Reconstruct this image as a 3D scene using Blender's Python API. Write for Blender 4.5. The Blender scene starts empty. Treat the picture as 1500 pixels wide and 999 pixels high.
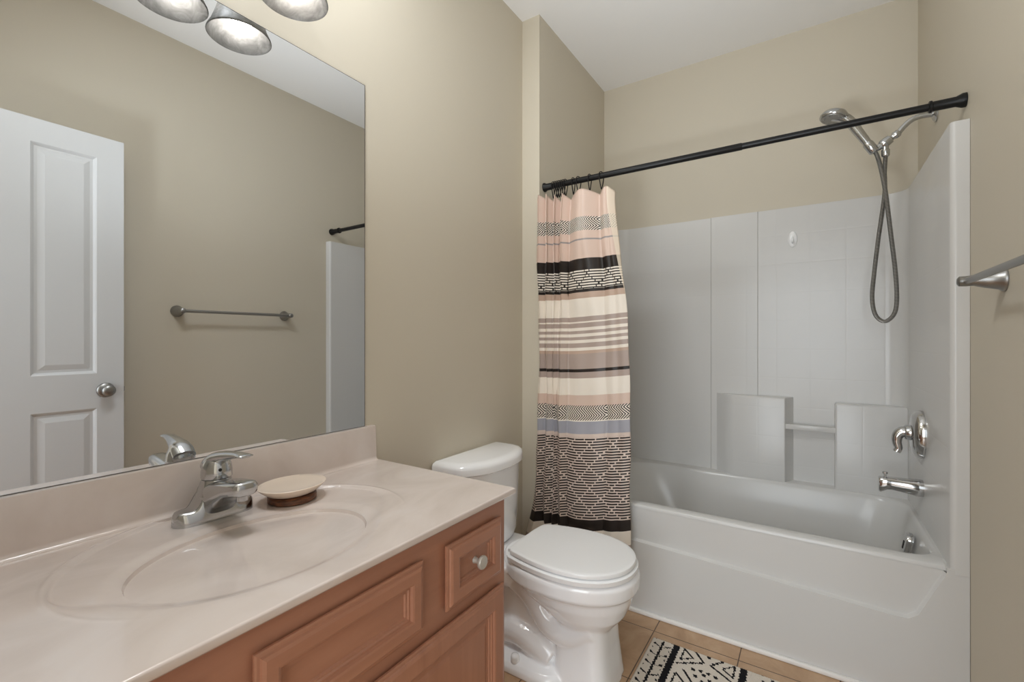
import bpy, bmesh, math, random
from mathutils import Vector, Matrix
random.seed(7)
PI = math.pi
S = bpy.context.scene
COL = S.collection

# ------------------------------------------------------------------ camera, world, lights, exposure
cam_d = bpy.data.cameras.new('camera'); cam = bpy.data.objects.new('camera', cam_d); COL.objects.link(cam)
cam.location = (1.213, 0.0, 1.172)
cam.rotation_euler = (PI/2, 0, math.atan(439.5/670))
cam_d.sensor_width = 36; cam_d.lens = 670/1500*36; cam_d.shift_y = -0.001
cam_d.clip_start = 0.01
S.camera = cam
S.view_settings.view_transform = 'Standard'; S.view_settings.look = 'None'
S.view_settings.exposure = 0.23; S.view_settings.gamma = 1.0; S.view_settings.use_curve_mapping = False
S.cycles.use_denoising = True
S.cycles.max_bounces = 14; S.cycles.diffuse_bounces = 8; S.cycles.glossy_bounces = 8
S.cycles.caustics_reflective = False; S.cycles.caustics_refractive = False
S.cycles.sample_clamp_indirect = 6.0

W = bpy.data.worlds.new('world'); S.world = W; W.use_nodes = True
W.node_tree.nodes['Background'].inputs['Color'].default_value = (0.80, 0.88, 1.0, 1)
W.node_tree.nodes['Background'].inputs['Strength'].default_value = 1.0

def area(name, loc, rot, sx, sy, power, col):
    l = bpy.data.lights.new(name, 'AREA'); l.shape = 'RECTANGLE'; l.size = sx; l.size_y = sy
    l.energy = power; l.color = col
    o = bpy.data.objects.new(name, l); o.location = loc; o.rotation_euler = rot; COL.objects.link(o)
    return o
HALL_FILL_POWER = 70.0
BULB_STRENGTH = 20.0
OVERHEAD_FILL_POWER = 14.0
BOUNCE_FILL_POWER = 7.4
# added frontal fill inside the unseen hall, shining through the doorway
area('hall_fill', (1.12, -2.34, 1.45), (PI/2, 0, 0), 2.3, 2.4, HALL_FILL_POWER, (0.88, 0.95, 1.0))
# invented overhead light above the vanity, added to brighten the room, no fixture
area('overhead_fill', (0.30, 0.50, 2.73), (0, 0, 0), 0.30, 0.5, OVERHEAD_FILL_POWER, (0.92, 0.965, 1.0))
# added fill left of the camera, aimed up like a bounced flash
fl_ = area('bounce_fill', (0.74, -0.06, 1.02), (0, 0, 0), 0.3, 0.3, BOUNCE_FILL_POWER, (0.89, 0.955, 1.0))
fl_.rotation_euler = (-(Vector((0.76, 1.50, 2.77)) - fl_.location)).to_track_quat('Z', 'Y').to_euler(); fl_.data.spread = math.radians(74)

# ------------------------------------------------------------------ node helpers
class X:
    """small expression builder over Math nodes"""
    nt = None
    def __init__(s, sock): s.s = sock
    @staticmethod
    def op(o, *a, clamp=False):
        n = X.nt.nodes.new('ShaderNodeMath'); n.operation = o; n.use_clamp = clamp
        for i, v in enumerate(a):
            if isinstance(v, X): X.nt.links.new(v.s, n.inputs[i])
            else: n.inputs[i].default_value = v
        return X(n.outputs[0])
    def __add__(s, o): return X.op('ADD', s, o)
    def __radd__(s, o): return X.op('ADD', o, s)
    def __sub__(s, o): return X.op('SUBTRACT', s, o)
    def __rsub__(s, o): return X.op('SUBTRACT', o, s)
    def __mul__(s, o): return X.op('MULTIPLY', s, o)
    def __truediv__(s, o): return X.op('DIVIDE', s, o)
    def fract(s): return X.op('FRACT', s)
    def floor(s): return X.op('FLOOR', s)
    def abs(s): return X.op('ABSOLUTE', s)
    def gt(s, v): return X.op('GREATER_THAN', s, v)
    def lt(s, v): return X.op('LESS_THAN', s, v)
    def pp(s, v): return X.op('PINGPONG', s, v)

def srgb(r, g, b):
    def f(c):
        c /= 255.0
        return c/12.92 if c <= 0.04045 else ((c+0.055)/1.055)**2.4
    return (f(r), f(g), f(b), 1)

def mat(name, col, rough=0.5, metal=0.0, coat=0.0, spec=0.5):
    m = bpy.data.materials.new(name); m.use_nodes = True
    b = m.node_tree.nodes['Principled BSDF']
    b.inputs['Base Color'].default_value = col; b.inputs['Roughness'].default_value = rough
    b.inputs['Metallic'].default_value = metal; b.inputs['Coat Weight'].default_value = coat
    b.inputs['Specular IOR Level'].default_value = spec
    return m
def bsdf(m): return m.node_tree.nodes['Principled BSDF']
def coords(m, kind='Object', scale=(1, 1, 1)):
    nt = m.node_tree
    tc = nt.nodes.new('ShaderNodeTexCoord'); mp = nt.nodes.new('ShaderNodeMapping')
    mp.inputs['Scale'].default_value = scale
    nt.links.new(tc.outputs[kind], mp.inputs['Vector'])
    return mp.outputs[0]
def noise(m, scale, detail=4, vec=None, rough=0.5, dist=0.0):
    n = m.node_tree.nodes.new('ShaderNodeTexNoise')
    n.inputs['Scale'].default_value = scale; n.inputs['Detail'].default_value = detail
    n.inputs['Roughness'].default_value = rough; n.inputs['Distortion'].default_value = dist
    if vec: m.node_tree.links.new(vec, n.inputs['Vector'])
    return n.outputs['Fac']
def ramp(m, fac, stops, interp='LINEAR'):
    n = m.node_tree.nodes.new('ShaderNodeValToRGB'); r = n.color_ramp; r.interpolation = interp
    while len(r.elements) < len(stops): r.elements.new(0.5)
    for e, (p, c) in zip(r.elements, stops): e.position = p; e.color = c
    m.node_tree.links.new(fac, n.inputs[0])
    return n.outputs[0]
def mixc(m, fac, a, b, blend='MIX'):
    n = m.node_tree.nodes.new('ShaderNodeMix'); n.data_type = 'RGBA'; n.blend_type = blend
    for i, v in ((0, fac), (6, a), (7, b)):
        if hasattr(v, 'is_linked') : m.node_tree.links.new(v, n.inputs[i])
        else: n.inputs[i].default_value = v
    return n.outputs[2]
def setcol(m, sock): m.node_tree.links.new(sock, bsdf(m).inputs['Base Color'])
def bump(m, h, strength=0.2, dist=0.002):
    n = m.node_tree.nodes.new('ShaderNodeBump'); n.inputs['Strength'].default_value = strength
    n.inputs['Distance'].default_value = dist
    m.node_tree.links.new(h, n.inputs['Height']); m.node_tree.links.new(n.outputs[0], bsdf(m).inputs['Normal'])

# ------------------------------------------------------------------ materials
M = {}
m = M['wall'] = mat('taupe_wall_paint', srgb(202, 194, 178), 0.55, spec=0.3)
bump(m, noise(m, 260, 2, coords(m)), 0.06, 0.001)
M['ceiling'] = mat('ceiling_white', srgb(236, 235, 234), 0.9, spec=0.2)
M['trim'] = mat('white_trim', srgb(232, 230, 227), 0.35)
M['door'] = mat('white_door_paint', srgb(206, 207, 208), 0.35)
M['fiberglass'] = mat('white_acrylic', srgb(207, 206, 204), 0.21, spec=0.36)
M['fiberglass'].node_tree.nodes['Principled BSDF'].inputs['Coat Roughness'].default_value = 0.03
# embossed square tiles of the surround (object space = world space)
m = M['surround'] = mat('embossed_acrylic', srgb(207, 206, 204), 0.23, spec=0.36)
nt = m.node_tree; X.nt = nt
sp = nt.nodes.new('ShaderNodeSeparateXYZ'); nt.links.new(coords(m), sp.inputs[0])
hx = X(sp.outputs[0]) + X(sp.outputs[1]); hz = X(sp.outputs[2])
tile = 0.148
gx = X.op('SMOOTH_MIN', (hx/tile + 0.28).pp(0.5)*tile, 0.004, 0.003)
gz = X.op('SMOOTH_MIN', (hz/tile + 0.41).pp(0.5)*tile, 0.004, 0.003)
bump(m, X.op('MAXIMUM', X.op('MINIMUM', gx, gz), X(sp.outputs[1]).lt(1.99)*0.0035).s, 0.10, 0.5)
M['china'] = mat('white_china', srgb(242, 243, 245), 0.08, coat=0.5)
M['seat'] = mat('white_seat_plastic', srgb(238, 239, 240), 0.22)
M['chrome'] = mat('chrome', (0.54, 0.55, 0.56, 1), 0.14, 1.0)
M['bright_chrome'] = mat('bright_chrome', (0.58, 0.58, 0.58, 1), 0.08, 1.0)
M['nickel'] = mat('satin_nickel', (0.34, 0.335, 0.325, 1), 0.34, 1.0)
m = M['hose'] = mat('ribbed_metal_hose', (0.42, 0.41, 0.39, 1), 0.3, 1.0)
w = m.node_tree.nodes.new('ShaderNodeTexWave'); w.inputs['Scale'].default_value = 90; w.bands_direction = 'Z'
m.node_tree.links.new(coords(m), w.inputs['Vector'])
setcol(m, ramp(m, w.outputs['Fac'], [(0.1, (0.10, 0.10, 0.095, 1)), (0.6, (0.50, 0.49, 0.47, 1))])); bump(m, w.outputs['Fac'], 0.6, 0.003)
M['black'] = mat('black_bronze', (0.009, 0.0085, 0.0085, 1), 0.38, spec=0.25)
M['dark'] = mat('dark_gap', (0.02, 0.018, 0.016, 1), 0.7)
M['mirror'] = mat('mirror_silver', (0.80, 0.82, 0.84, 1), 0.0, 1.0)
M['mirror_edge'] = mat('mirror_edge', (0.05, 0.055, 0.055, 1), 0.25)
# cultured marble
m = M['marble'] = mat('cultured_marble', srgb(216, 203, 191), 0.12, coat=0.4)
v = coords(m, 'Object', (1.4, 0.8, 1))
setcol(m, ramp(m, noise(m, 3.2, 5, v, 0.55, 1.6), [(0.30, srgb(202, 189, 181)), (0.52, srgb(212, 200, 193)), (0.75, srgb(218, 209, 204))]))
# cabinet wood
def wood(name, axis):
    m = mat(name, srgb(165, 116, 90), 0.33, coat=0.15)
    sc = [26, 26, 26]; sc[axis] = 1.6
    f = noise(m, 1.0, 6, coords(m, 'Object', sc), 0.6, 0.8)
    f2 = noise(m, 3.0, 3, coords(m))
    a = ramp(m, f, [(0.25, srgb(154, 106, 83)), (0.55, srgb(173, 122, 97)), (0.85, srgb(184, 134, 109))])
    setcol(m, mixc(m, f2, a, srgb(163, 114, 90)))
    return m
M['wood_h'] = wood('stained_wood_horizontal', 1)
M['wood_v'] = wood('stained_wood_upright', 2)
M['wood_dark'] = mat('dark_wood', srgb(66, 38, 26), 0.5)
m = M['dish_wood'] = mat('dark_turned_wood', srgb(88, 54, 34), 0.35)
setcol(m, ramp(m, noise(m, 60, 3, coords(m, 'Object', (1, 1, 4))), [(0.3, srgb(58, 36, 24)), (0.7, srgb(126, 78, 48))]))
M['cream'] = mat('cream_ceramic', srgb(230, 214, 198), 0.25)
M['knob'] = mat('pale_pewter_knob', srgb(196, 192, 184), 0.28, 0.35)
# floor tiles
m = M['floor'] = mat('tan_floor_tile', srgb(160, 122, 86), 0.35)
nt = m.node_tree; X.nt = nt
cc = coords(m); sp = nt.nodes.new('ShaderNodeSeparateXYZ'); nt.links.new(cc, sp.inputs[0])
T = 0.307
dx = ((X(sp.outputs[0]) - 0.681)/T).pp(0.5)*T; dy = ((X(sp.outputs[1]) - 1.853)/T).pp(0.5)*T
gd = X.op('MINIMUM', dx, dy); grout = gd.lt(0.0018)
c1 = ramp(m, noise(m, 7, 6, cc, 0.65, 0.6), [(0.25, srgb(158, 126, 96)), (0.5, srgb(178, 146, 115)), (0.78, srgb(196, 166, 136))])
setcol(m, mixc(m, grout.s, c1, srgb(78, 58, 42)))
bump(m, X.op('MINIMUM', gd, 0.004).s, 0.5, 0.4)
M['rug'] = mat('rug_cream_pile', srgb(222, 213, 201), 0.95, spec=0.1)
bump(M['rug'], noise(M['rug'], 420, 2, coords(M['rug'])), 0.9, 0.004)
M['rug_black'] = mat('rug_black_pile', srgb(34, 33, 36), 0.95, spec=0.1)
bump(M['rug_black'], noise(M['rug_black'], 420, 2, coords(M['rug_black'])), 0.9, 0.004)
# lamp parts
m = M['bulb'] = bpy.data.materials.new('lit_bulb'); m.use_nodes = True
nt = m.node_tree; nt.nodes.clear(); e = nt.nodes.new('ShaderNodeEmission'); o = nt.nodes.new('ShaderNodeOutputMaterial')
e.inputs['Color'].default_value = (1.0, 0.93, 0.84, 1); e.inputs['Strength'].default_value = BULB_STRENGTH; nt.links.new(e.outputs[0], o.inputs[0])
m = M['shade'] = bpy.data.materials.new('alabaster_glass'); m.use_nodes = True
nt = m.node_tree; nt.nodes.clear(); o = nt.nodes.new('ShaderNodeOutputMaterial')
d = nt.nodes.new('ShaderNodeBsdfDiffuse'); t = nt.nodes.new('ShaderNodeBsdfTranslucent'); g = nt.nodes.new('ShaderNodeBsdfGlossy')
m1 = nt.nodes.new('ShaderNodeMixShader'); m2 = nt.nodes.new('ShaderNodeMixShader')
g.inputs['Roughness'].default_value = 0.4; m1.inputs[0].default_value = 0.58; m2.inputs[0].default_value = 0.06
cl = ramp(m, noise(m, 22, 4, coords(m), 0.6, 2.2), [(0.30, (0.22, 0.218, 0.214, 1)), (0.50, (0.31, 0.307, 0.30, 1)), (0.72, (0.44, 0.436, 0.43, 1))])
nt.links.new(cl, d.inputs[0]); nt.links.new(cl, t.inputs[0])
nt.links.new(d.outputs[0], m1.inputs[1]); nt.links.new(t.outputs[0], m1.inputs[2])
nt.links.new(m1.outputs[0], m2.inputs[1]); nt.links.new(g.outputs[0], m2.inputs[2]); nt.links.new(m2.outputs[0], o.inputs[0])

# shower curtain print: UV.x = cloth length in metres, UV.y = height in metres
def zz(v): return 1.172 - 0.00311*(v - 498)
m = M['curtain'] = mat('printed_curtain', srgb(205, 180, 165), 0.42, spec=0.4)
nt = m.node_tree; X.nt = nt
uvn = nt.nodes.new('ShaderNodeUVMap'); uvn.uv_map = 'UVMap'
sp = nt.nodes.new('ShaderNodeSeparateXYZ'); nt.links.new(uvn.outputs[0], sp.inputs[0])
U, V = X(sp.outputs[0]), X(sp.outputs[1])
PINK = srgb(214, 190, 176); CREAMC = srgb(236, 227, 215); TAN = srgb(192, 167, 150); TAUPE = srgb(176, 159, 150)
BLUE = srgb(163, 163, 172); BLK = srgb(40, 33, 30); GREYL = srgb(150, 146, 146)
bands = [(270, PINK), (347.5, GREYL), (351.5, PINK), (378.5, BLK), (392.6, CREAMC), (424, BLK), (427, TAN), (435.5, CREAMC),
         (464, TAUPE), (469.5, CREAMC), (473.5, TAUPE), (479.5, CREAMC), (483.5, TAUPE), (489, CREAMC), (493, TAUPE),
         (498.5, CREAMC), (502.5, TAUPE), (508, CREAMC), (513, TAN), (517, TAUPE), (540.5, BLK), (545, TAUPE), (554, CREAMC),
         (579.5, PINK), (595.5, CREAMC), (617, BLUE), (636.6, srgb(214, 196, 185)), (761, BLK), (775, CREAMC), (795, TAUPE)]
# two ramps because a ramp holds at most 32 stops; position = drop below z = 1.95 over 1.80 m
pos = (1.95 - V)/1.80
def bp(v): return (1.95 - zz(v))/1.80
stops = [(0.0, bands[0][1])] + [(bp(v), c) for v, c in bands[1:]]
base = ramp(m, pos.s, stops, 'CONSTANT')
def inband(a, b): return V.lt(zz(a))*V.gt(zz(b))
def herring(a, b, per):
    h = zz(a) - zz(b)
    d = zz(a) - V
    ph = U - (d - 0.2*h).pp(0.48*h)*1.0
    return inband(a, b)*(ph/per).fract().gt(0.49)
def lattice(ph, per):
    r = (V/ph).floor()
    g1 = ((U - r*(per/8))/per).fract().lt(0.05); g2 = ((U + r*(per/8) + 0.003)/per).fract().lt(0.05)
    return (V/ph).fract(), X.op('MAXIMUM', g1, g2)
fr, gap = lattice(0.0122, 0.102)
ink = X.op('MAXIMUM', herring(316.7, 337.5, 0.0105), herring(595.5, 617, 0.0120))
ink = X.op('MAXIMUM', ink, inband(641.5, 761)*fr.gt(0.46)*(1.0 - gap))
ink = X.op('MAXIMUM', ink, inband(392, 427)*X.op('MAXIMUM', fr.lt(0.46), gap))
c1 = mixc(m, inband(316.7, 337.5).s, base, CREAMC)
hem_len = nt.nodes.new('ShaderNodeValue')      # cloth width; the turned-back hem shows the pale reverse of the cloth
hem = (U - X(hem_len.outputs[0]) + (V - 1.34)*0.075).gt(0.0)
c2 = mixc(m, ink.s, c1, BLK)
setcol(m, mixc(m, (hem*0.72).s, c2, srgb(232, 218, 198)))

# ------------------------------------------------------------------ mesh helpers
def obj(name, bm, material, parent=None, smooth=None, loc=(0, 0, 0)):
    me = bpy.data.meshes.new(name)
    bmesh.ops.recalc_face_normals(bm, faces=bm.faces[:])
    bm.to_mesh(me); bm.free()
    for mm in (material if isinstance(material, (list, tuple)) else [material]): me.materials.append(mm)
    if smooth is not None:
        for p in me.polygons: p.use_smooth = True
        if smooth < 180: me.set_sharp_from_angle(angle=math.radians(smooth))
    o = bpy.data.objects.new(name, me); COL.objects.link(o); o.location = loc
    if parent: o.parent = parent
    return o
def thing(name, label, cat, group=None, loc=(0, 0, 0)):
    o = bpy.data.objects.new(name, None); COL.objects.link(o); o.location = loc; o.empty_display_size = 0.05
    o['label'] = label; o['category'] = cat; o['kind'] = 'thing'
    if group: o['group'] = group
    return o
def tag(o, label, cat, group=None):
    o['label'] = label; o['category'] = cat; o['kind'] = 'thing'
    if group: o['group'] = group
    return o
def struct(name, bm, m, label, cat, parent=None, smooth=None):
    o = obj(name, bm, m, parent, smooth)
    if not parent:
        o['kind'] = 'structure'; o['label'] = label; o['category'] = cat
    return o
def box(bm, x0, x1, y0, y1, z0, z1, bev=0.0, seg=2):
    r = bmesh.ops.create_cube(bm, size=1.0)
    vs = r['verts']
    for v in vs: v.co = Vector(((x0+x1)/2 + v.co.x*(x1-x0), (y0+y1)/2 + v.co.y*(y1-y0), (z0+z1)/2 + v.co.z*(z1-z0)))
    if bev > 0:
        es = list({e for v in vs for e in v.link_edges})
        bmesh.ops.bevel(bm, geom=es, offset=bev, segments=seg, affect='EDGES', profile=0.5)
    return bm
def Box(*a, **k): return box(bmesh.new(), *a, **k)
def loft(bm, rings, closed=True, cap0=True, cap1=True):
    V_ = [[bm.verts.new(p) for p in r] for r in rings]
    n = len(rings[0])
    for a, b in zip(V_, V_[1:]):
        for i in range(n if closed else n-1):
            j = (i+1) % n
            bm.faces.new((a[i], a[j], b[j], b[i]))
    if cap0: bm.faces.new(V_[0][::-1])
    if cap1: bm.faces.new(V_[-1])
    return bm
def sup(cx, cy, a, b, n=2.0, N=48):
    out = []
    for i in range(N):
        t = 2*PI*i/N; c, s = math.cos(t), math.sin(t)
        out.append((cx + a*math.copysign(abs(c)**(2/n), c), cy + b*math.copysign(abs(s)**(2/n), s)))
    return out
def lathe(bm, prof, N=32, mtx=None, cap0=True, cap1=True):
    rings = []
    for r, z in prof:
        ring = [Vector((r*math.cos(2*PI*i/N), r*math.sin(2*PI*i/N), z)) for i in range(N)]
        rings.append([mtx @ p for p in ring] if mtx else ring)
    return loft(bm, rings, True, cap0, cap1)
def align(p, d):
    """matrix that puts +Z along d at point p"""
    return Matrix.Translation(Vector(p)) @ Vector((0, 0, 1)).rotation_difference(Vector(d).normalized()).to_matrix().to_4x4()
def cr(pts, n=8):
    P = [Vector(p) for p in pts]; P = [P[0]*2-P[1]] + P + [P[-1]*2-P[-2]]
    out = []
    for i in range(1, len(P)-2):
        for k in range(n):
            t = k/n; a, b, c, d = P[i-1], P[i], P[i+1], P[i+2]
            out.append(0.5*((2*b) + (c-a)*t + (2*a-5*b+4*c-d)*t*t + (3*b-a-3*c+d)*t**3))
    out.append(P[-2]); return out
def tube(bm, pts, rad, N=12, closed=False, flat=None):
    P = [Vector(p) for p in pts]; n = len(P)
    R_ = rad if isinstance(rad, (list, tuple)) else [rad]*n
    rings = []; up = Vector((0.03, 0.02, 1.0)).normalized(); prev = None
    for i in range(n):
        a = P[(i-1) % n] if (closed or i > 0) else P[0]; b = P[(i+1) % n] if (closed or i < n-1) else P[-1]
        t = (b-a).normalized()
        if prev is None:
            s = t.cross(up)
            if s.length < 1e-3: s = t.cross(Vector((0, 1, 0)))
        else: s = prev - t*prev.dot(t)
        s.normalize(); prev = s; q = s.cross(t)
        fx, fy = (flat[i] if flat else (1, 1))
        rings.append([P[i] + (s*math.cos(2*PI*k/N)*fx + q*math.sin(2*PI*k/N)*fy)*R_[i] for k in range(N)])
    if closed: rings.append(rings[0]); loft(bm, rings, True, False, False); bmesh.ops.remove_doubles(bm, verts=bm.verts[:], dist=1e-6)
    else: loft(bm, rings)
    return bm
def prism(bm, poly, z0, z1):
    return loft(bm, [[(x, y, z0) for x, y in poly], [(x, y, z1) for x, y in poly]])
def ss(a, b, x):
    t = min(1, max(0, (x-a)/(b-a))); return t*t*(3-2*t)
def arc(cx, cy, r, a0, a1, n=8):
    return [(cx + r*math.cos(a0+(a1-a0)*i/n), cy + r*math.sin(a0+(a1-a0)*i/n)) for i in range(n+1)]

# ------------------------------------------------------------------ room shell
RW, YB, H = 1.62, 2.78, 2.765
YS = 1.944      # plane of the return strip and of the tub front
struct('floor', Box(-0.12, RW+0.12, -0.12, YB+0.1, -0.1, 0.0), M['floor'], 'tan square tile floor with thin dark grout lines', 'floor')
struct('ceiling', Box(-0.12, RW+0.12, -0.12, YB+0.12, H, H+0.1), M['ceiling'], 'flat white ceiling above tub and vanity', 'ceiling')
struct('wall_left', Box(-0.12, 0.0, -0.12, YB+0.12, 0, H), M['wall'], 'taupe wall behind the mirror and toilet', 'wall')
struct('wall_alcove', Box(0.0, 0.098, YS, YB, 0, H), M['wall'], 'narrow taupe return wall at the left end of the tub', 'wall')
struct('wall_back', Box(0.0, RW, YB, YB+0.12, 0, H), M['wall'], 'taupe wall above the long side of the tub surround', 'wall')
struct('wall_right', Box(RW, RW+0.12, -0.12, YB+0.12, 0, H), M['wall'], 'taupe wall with the towel bar on the right', 'wall')
bm = bmesh.new()
box(bm, -0.0, 0.63, -0.12, 0.0, 0, H); box(bm, 1.52, RW, -0.12, 0.0, 0, H); box(bm, 0.63, 1.52, -0.12, 0.0, 2.115, H)
struct('wall_front', bm, M['wall'], 'taupe wall around the doorway', 'wall')
bm = bmesh.new()
box(bm, 0.63, 0.645, -0.125, 0.006, 0, 2.115); box(bm, 1.505, 1.52, -0.125, 0.006, 0, 2.115); box(bm, 0.63, 1.52, -0.125, 0.006, 2.10, 2.115)
struct('trim_1', bm, M['trim'], 'white door jamb around the doorway', 'trim')
# unseen hall shell behind the doorway, added with its window to hold the fill
struct('floor_hall', Box(-0.6, 2.3, -2.5, -0.12, -0.1, 0.0), M['floor'], 'tan hall floor beyond the doorway', 'floor')
struct('ceiling_hall', Box(-0.6, 2.3, -2.5, -0.12, H, H+0.1), M['ceiling'], 'white hall ceiling beyond the doorway', 'ceiling')
struct('wall_hall_left', Box(-0.72, -0.6, -2.5, -0.12, 0, H), M['wall'], 'left wall of the hall beyond the doorway', 'wall')
struct('wall_hall_right', Box(2.3, 2.42, -2.5, -0.12, 0, H), M['wall'], 'right wall of the hall beyond the doorway', 'wall')
bm = bmesh.new()
box(bm, -0.6, 0.15, -2.5, -2.38, 0, H); box(bm, 1.75, 2.3, -2.5, -2.38, 0, H); box(bm, 0.15, 1.75, -2.5, -2.38, 0, 0.65); box(bm, 0.15, 1.75, -2.5, -2.38, 2.25, H)
struct('wall_hall_back', bm, M['wall'], 'unseen hall wall with an added window opening', 'wall')
struct('baseboard_right', Box(RW-0.013, RW, 0.0, YS-0.004, 0, 0.092, bev=0.004), M['trim'], 'low white baseboard along the right wall', 'baseboard', smooth=40)
struct('baseboard_left', Box(0.0, 0.013, 1.02, YS, 0, 0.092, bev=0.004), M['trim'], 'low white baseboard behind the toilet', 'baseboard', smooth=40)
struct('trim_2', Box(0.11, RW-0.014, YS-0.012, YS+0.004, 0.0, 0.017, bev=0.005), M['trim'], 'white quarter round strip at the foot of the tub', 'trim', smooth=40)

# ------------------------------------------------------------------ bathtub with surround
tub = thing('bathtub', 'white one-piece bathtub and shower surround in the alcove', 'bathtub')
XL, XR, YI = 0.145, 1.575, 2.750
# surround walls: plan outline, extruded
YF = 1.947
inner = [(0.099, YF), (XL-0.012, YF)] + arc(XL-0.012, YF+0.012, 0.012, -PI/2, 0, 5)[1:]
inner += [(XL, YI-0.13)] + arc(XL+0.13, YI-0.13, 0.13, PI, PI/2, 10)[1:]
inner += [(0.738, YI), (0.744, YI-0.007), (0.970, YI-0.007), (0.974, YI-0.001)]
inner += arc(XR-0.075, YI-0.075, 0.075, PI/2, 0, 8)
inner += [(XR, YF+0.014)] + arc(XR+0.014, YF+0.014, 0.014, PI, 3*PI/2, 5)[1:] + [(RW-0.001, YF)]
outer = [(RW-0.001, YB-0.001), (0.099, YB-0.001)]
bm = bmesh.new(); prism(bm, inner + outer, 0.440, 1.853)
obj('surround_panel', bm, M['surround'], tub, smooth=35)
# basin shell: deck, rim and basin in one loft
N = 160
def deck_ring(cx, cy, x0, x1, y0, y1, rl, rr, z, rf=0.06):
    poly = arc(x1-rf, y0+rf, rf, -PI/2, 0, 8) + arc(x1-rr, y1-rr, rr, 0, PI/2, 12) + arc(x0+rl, y1-rl, rl, PI/2, PI, 16) + arc(x0+rf, y0+rf, rf, PI, 1.5*PI, 8)
    out = []
    for i in range(N):
        t = 2*PI*i/N; d = Vector((math.cos(t), math.sin(t)))
        best = None
        for k in range(len(poly)):
            p, q = Vector(poly[k]) - Vector((cx, cy)), Vector(poly[(k+1) % len(poly)]) - Vector((cx, cy))
            e = q - p; den = d.x*e.y - d.y*e.x
            if abs(den) < 1e-12: continue
            s = (p.x*e.y - p.y*e.x)/den; u_ = (p.x*d.y - p.y*d.x)/den
            if s > 0 and -1e-6 <= u_ <= 1+1e-6 and (best is None or s < best): best = s
        out.append((cx + d.x*best, cy + d.y*best, z))
    return out
cx, cy = 0.86, 2.33
R_ = []
R_.append(deck_ring(cx, cy, 0.102, 1.617, 1.966, 2.776, 0.003, 0.003, 0.440, 0.003))
R_.append(deck_ring(cx, cy, 0.104, 1.615, 1.9665, 2.774, 0.003, 0.003, 0.4515, 0.003))
R_.append(deck_ring(cx, cy, 0.107, 1.612, 1.9705, 2.772, 0.003, 0.003, 0.4555, 0.003))
hx0, hx1, hy0, hy1 = 0.20, 1.560, 2.022, 2.680
for ins, z in ((-0.008, 0.4555), (-0.003, 0.4540), (0.002, 0.448), (0.008, 0.435), (0.030, 0.34), (0.055, 0.22), (0.075, 0.15), (0.105, 0.110), (0.15, 0.095), (0.22, 0.09)):
    k = max(0, 0.455 - z)
    R_.append(deck_ring(cx, cy, hx0+ins+k*0.55, hx1-ins*0.8, hy0+ins*0.9, hy1-ins, 0.30-min(ins, .1), 0.115, z, 0.09))
bm = bmesh.new(); loft(bm, R_, True, False, True)
obj('basin', bm, M['fiberglass'], tub, smooth=50)
# apron with the recessed panel
rec = [(0.160, 0.4405), (0.166, 0.42), (0.205, 0.345), (0.235, 0.322), (0.28, 0.314), (0.57, 0.303), (1.44, 0.266), (1.475, 0.268), (1.500, 0.288), (1.552, 0.405), (1.562, 0.425), (1.566, 0.4405)]
out_ = [(0.099, 0.4405), (0.099, 0.42), (0.099, 0.30), (0.099, 0.0), (0.28, 0.0), (0.57, 0.0), (1.44, 0.0), (RW-0.001, 0.0), (RW-0.001, 0.20), (RW-0.001, 0.40), (RW-0.001, 0.425), (RW-0.001, 0.4405)]
def shrink(P, d):
    c = Vector((0.86, 0.46)); o = []
    for i, p in enumerate(P):
        a = Vector(P[max(i-1, 0)]); b = Vector(P[min(i+1, len(P)-1)]); t = (b-a).normalized()
        nrm = Vector((-t.y, t.x)); q = Vector(p) + nrm*d
        if i in (0, len(P)-1): q.y = p[1]
        o.append((q.x, q.y))
    return o
bm = bmesh.new()
YF = 1.947
r0 = [(x, YF, z) for x, z in out_]; r1 = [(x, YF, z) for x, z in rec]
r1b = [(x, YF+0.003, z) for x, z in shrink(rec, 0.0015)]
r2 = [(x, YF+0.013, z) for x, z in shrink(rec, 0.0035)]; r3 = [(x, YF+0.0175, z) for x, z in shrink(rec, 0.006)]
loft(bm, [r0, r1, r1b, r2, r3], False, False, False)
top = [(x, YF+0.0175, 0.4405) for x, z in shrink(rec, 0.006)]
loft(bm, [r3, top], False, False, False)
box(bm, 0.099, 0.1595, YF+0.0006, 2.0, 0.41, 0.4558); box(bm, 1.5665, RW-0.001, YF+0.0006, 2.0, 0.41, 0.4558)
obj('apron', bm, M['fiberglass'], tub, smooth=40)
# moulded shelf blocks and grab bar
def block(x0, x1, z0, z1, yf, lc, rc, slant=0.0):
    poly = [(x0, YI+0.004)]
    poly += ([(x0+lc*0.10, YI-0.003), (x0+lc*0.30, YI-0.022), (x0+lc*0.55, yf+0.022), (x0+lc*0.8, yf+0.004), (x0+lc, yf)] if lc > 0.03 else arc(x0+lc, yf+lc, lc, PI, 1.5*PI, 5))
    poly += arc(x1-rc, yf+rc, rc, -PI/2, 0, 5) + [(x1+slant, YI+0.004)]
    bm = bmesh.new()
    def sh(d): return [(max(x, x0+d) if y > YI else min(max(x, x0+d), x1+slant-d), max(y, yf+d) if y < YI else y) for x, y in poly]
    loft(bm, [[(x, y, z0) for x, y in poly], [(x, y, z1-0.010) for x, y in poly], [(x, y, z1-0.003) for x, y in sh(0.003)], [(x, y, z1) for x, y in sh(0.010)]])
    return bm
obj('shelf_block', block(0.756, 1.100, 0.4400, 0.880, 2.682, 0.11, 0.006, 0.036), M['surround'], tub, smooth=40)
obj('shelf_block', block(1.305, 1.573, 0.4400, 0.868, 2.690, 0.010, 0.002), M['surround'], tub, smooth=40)
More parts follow.
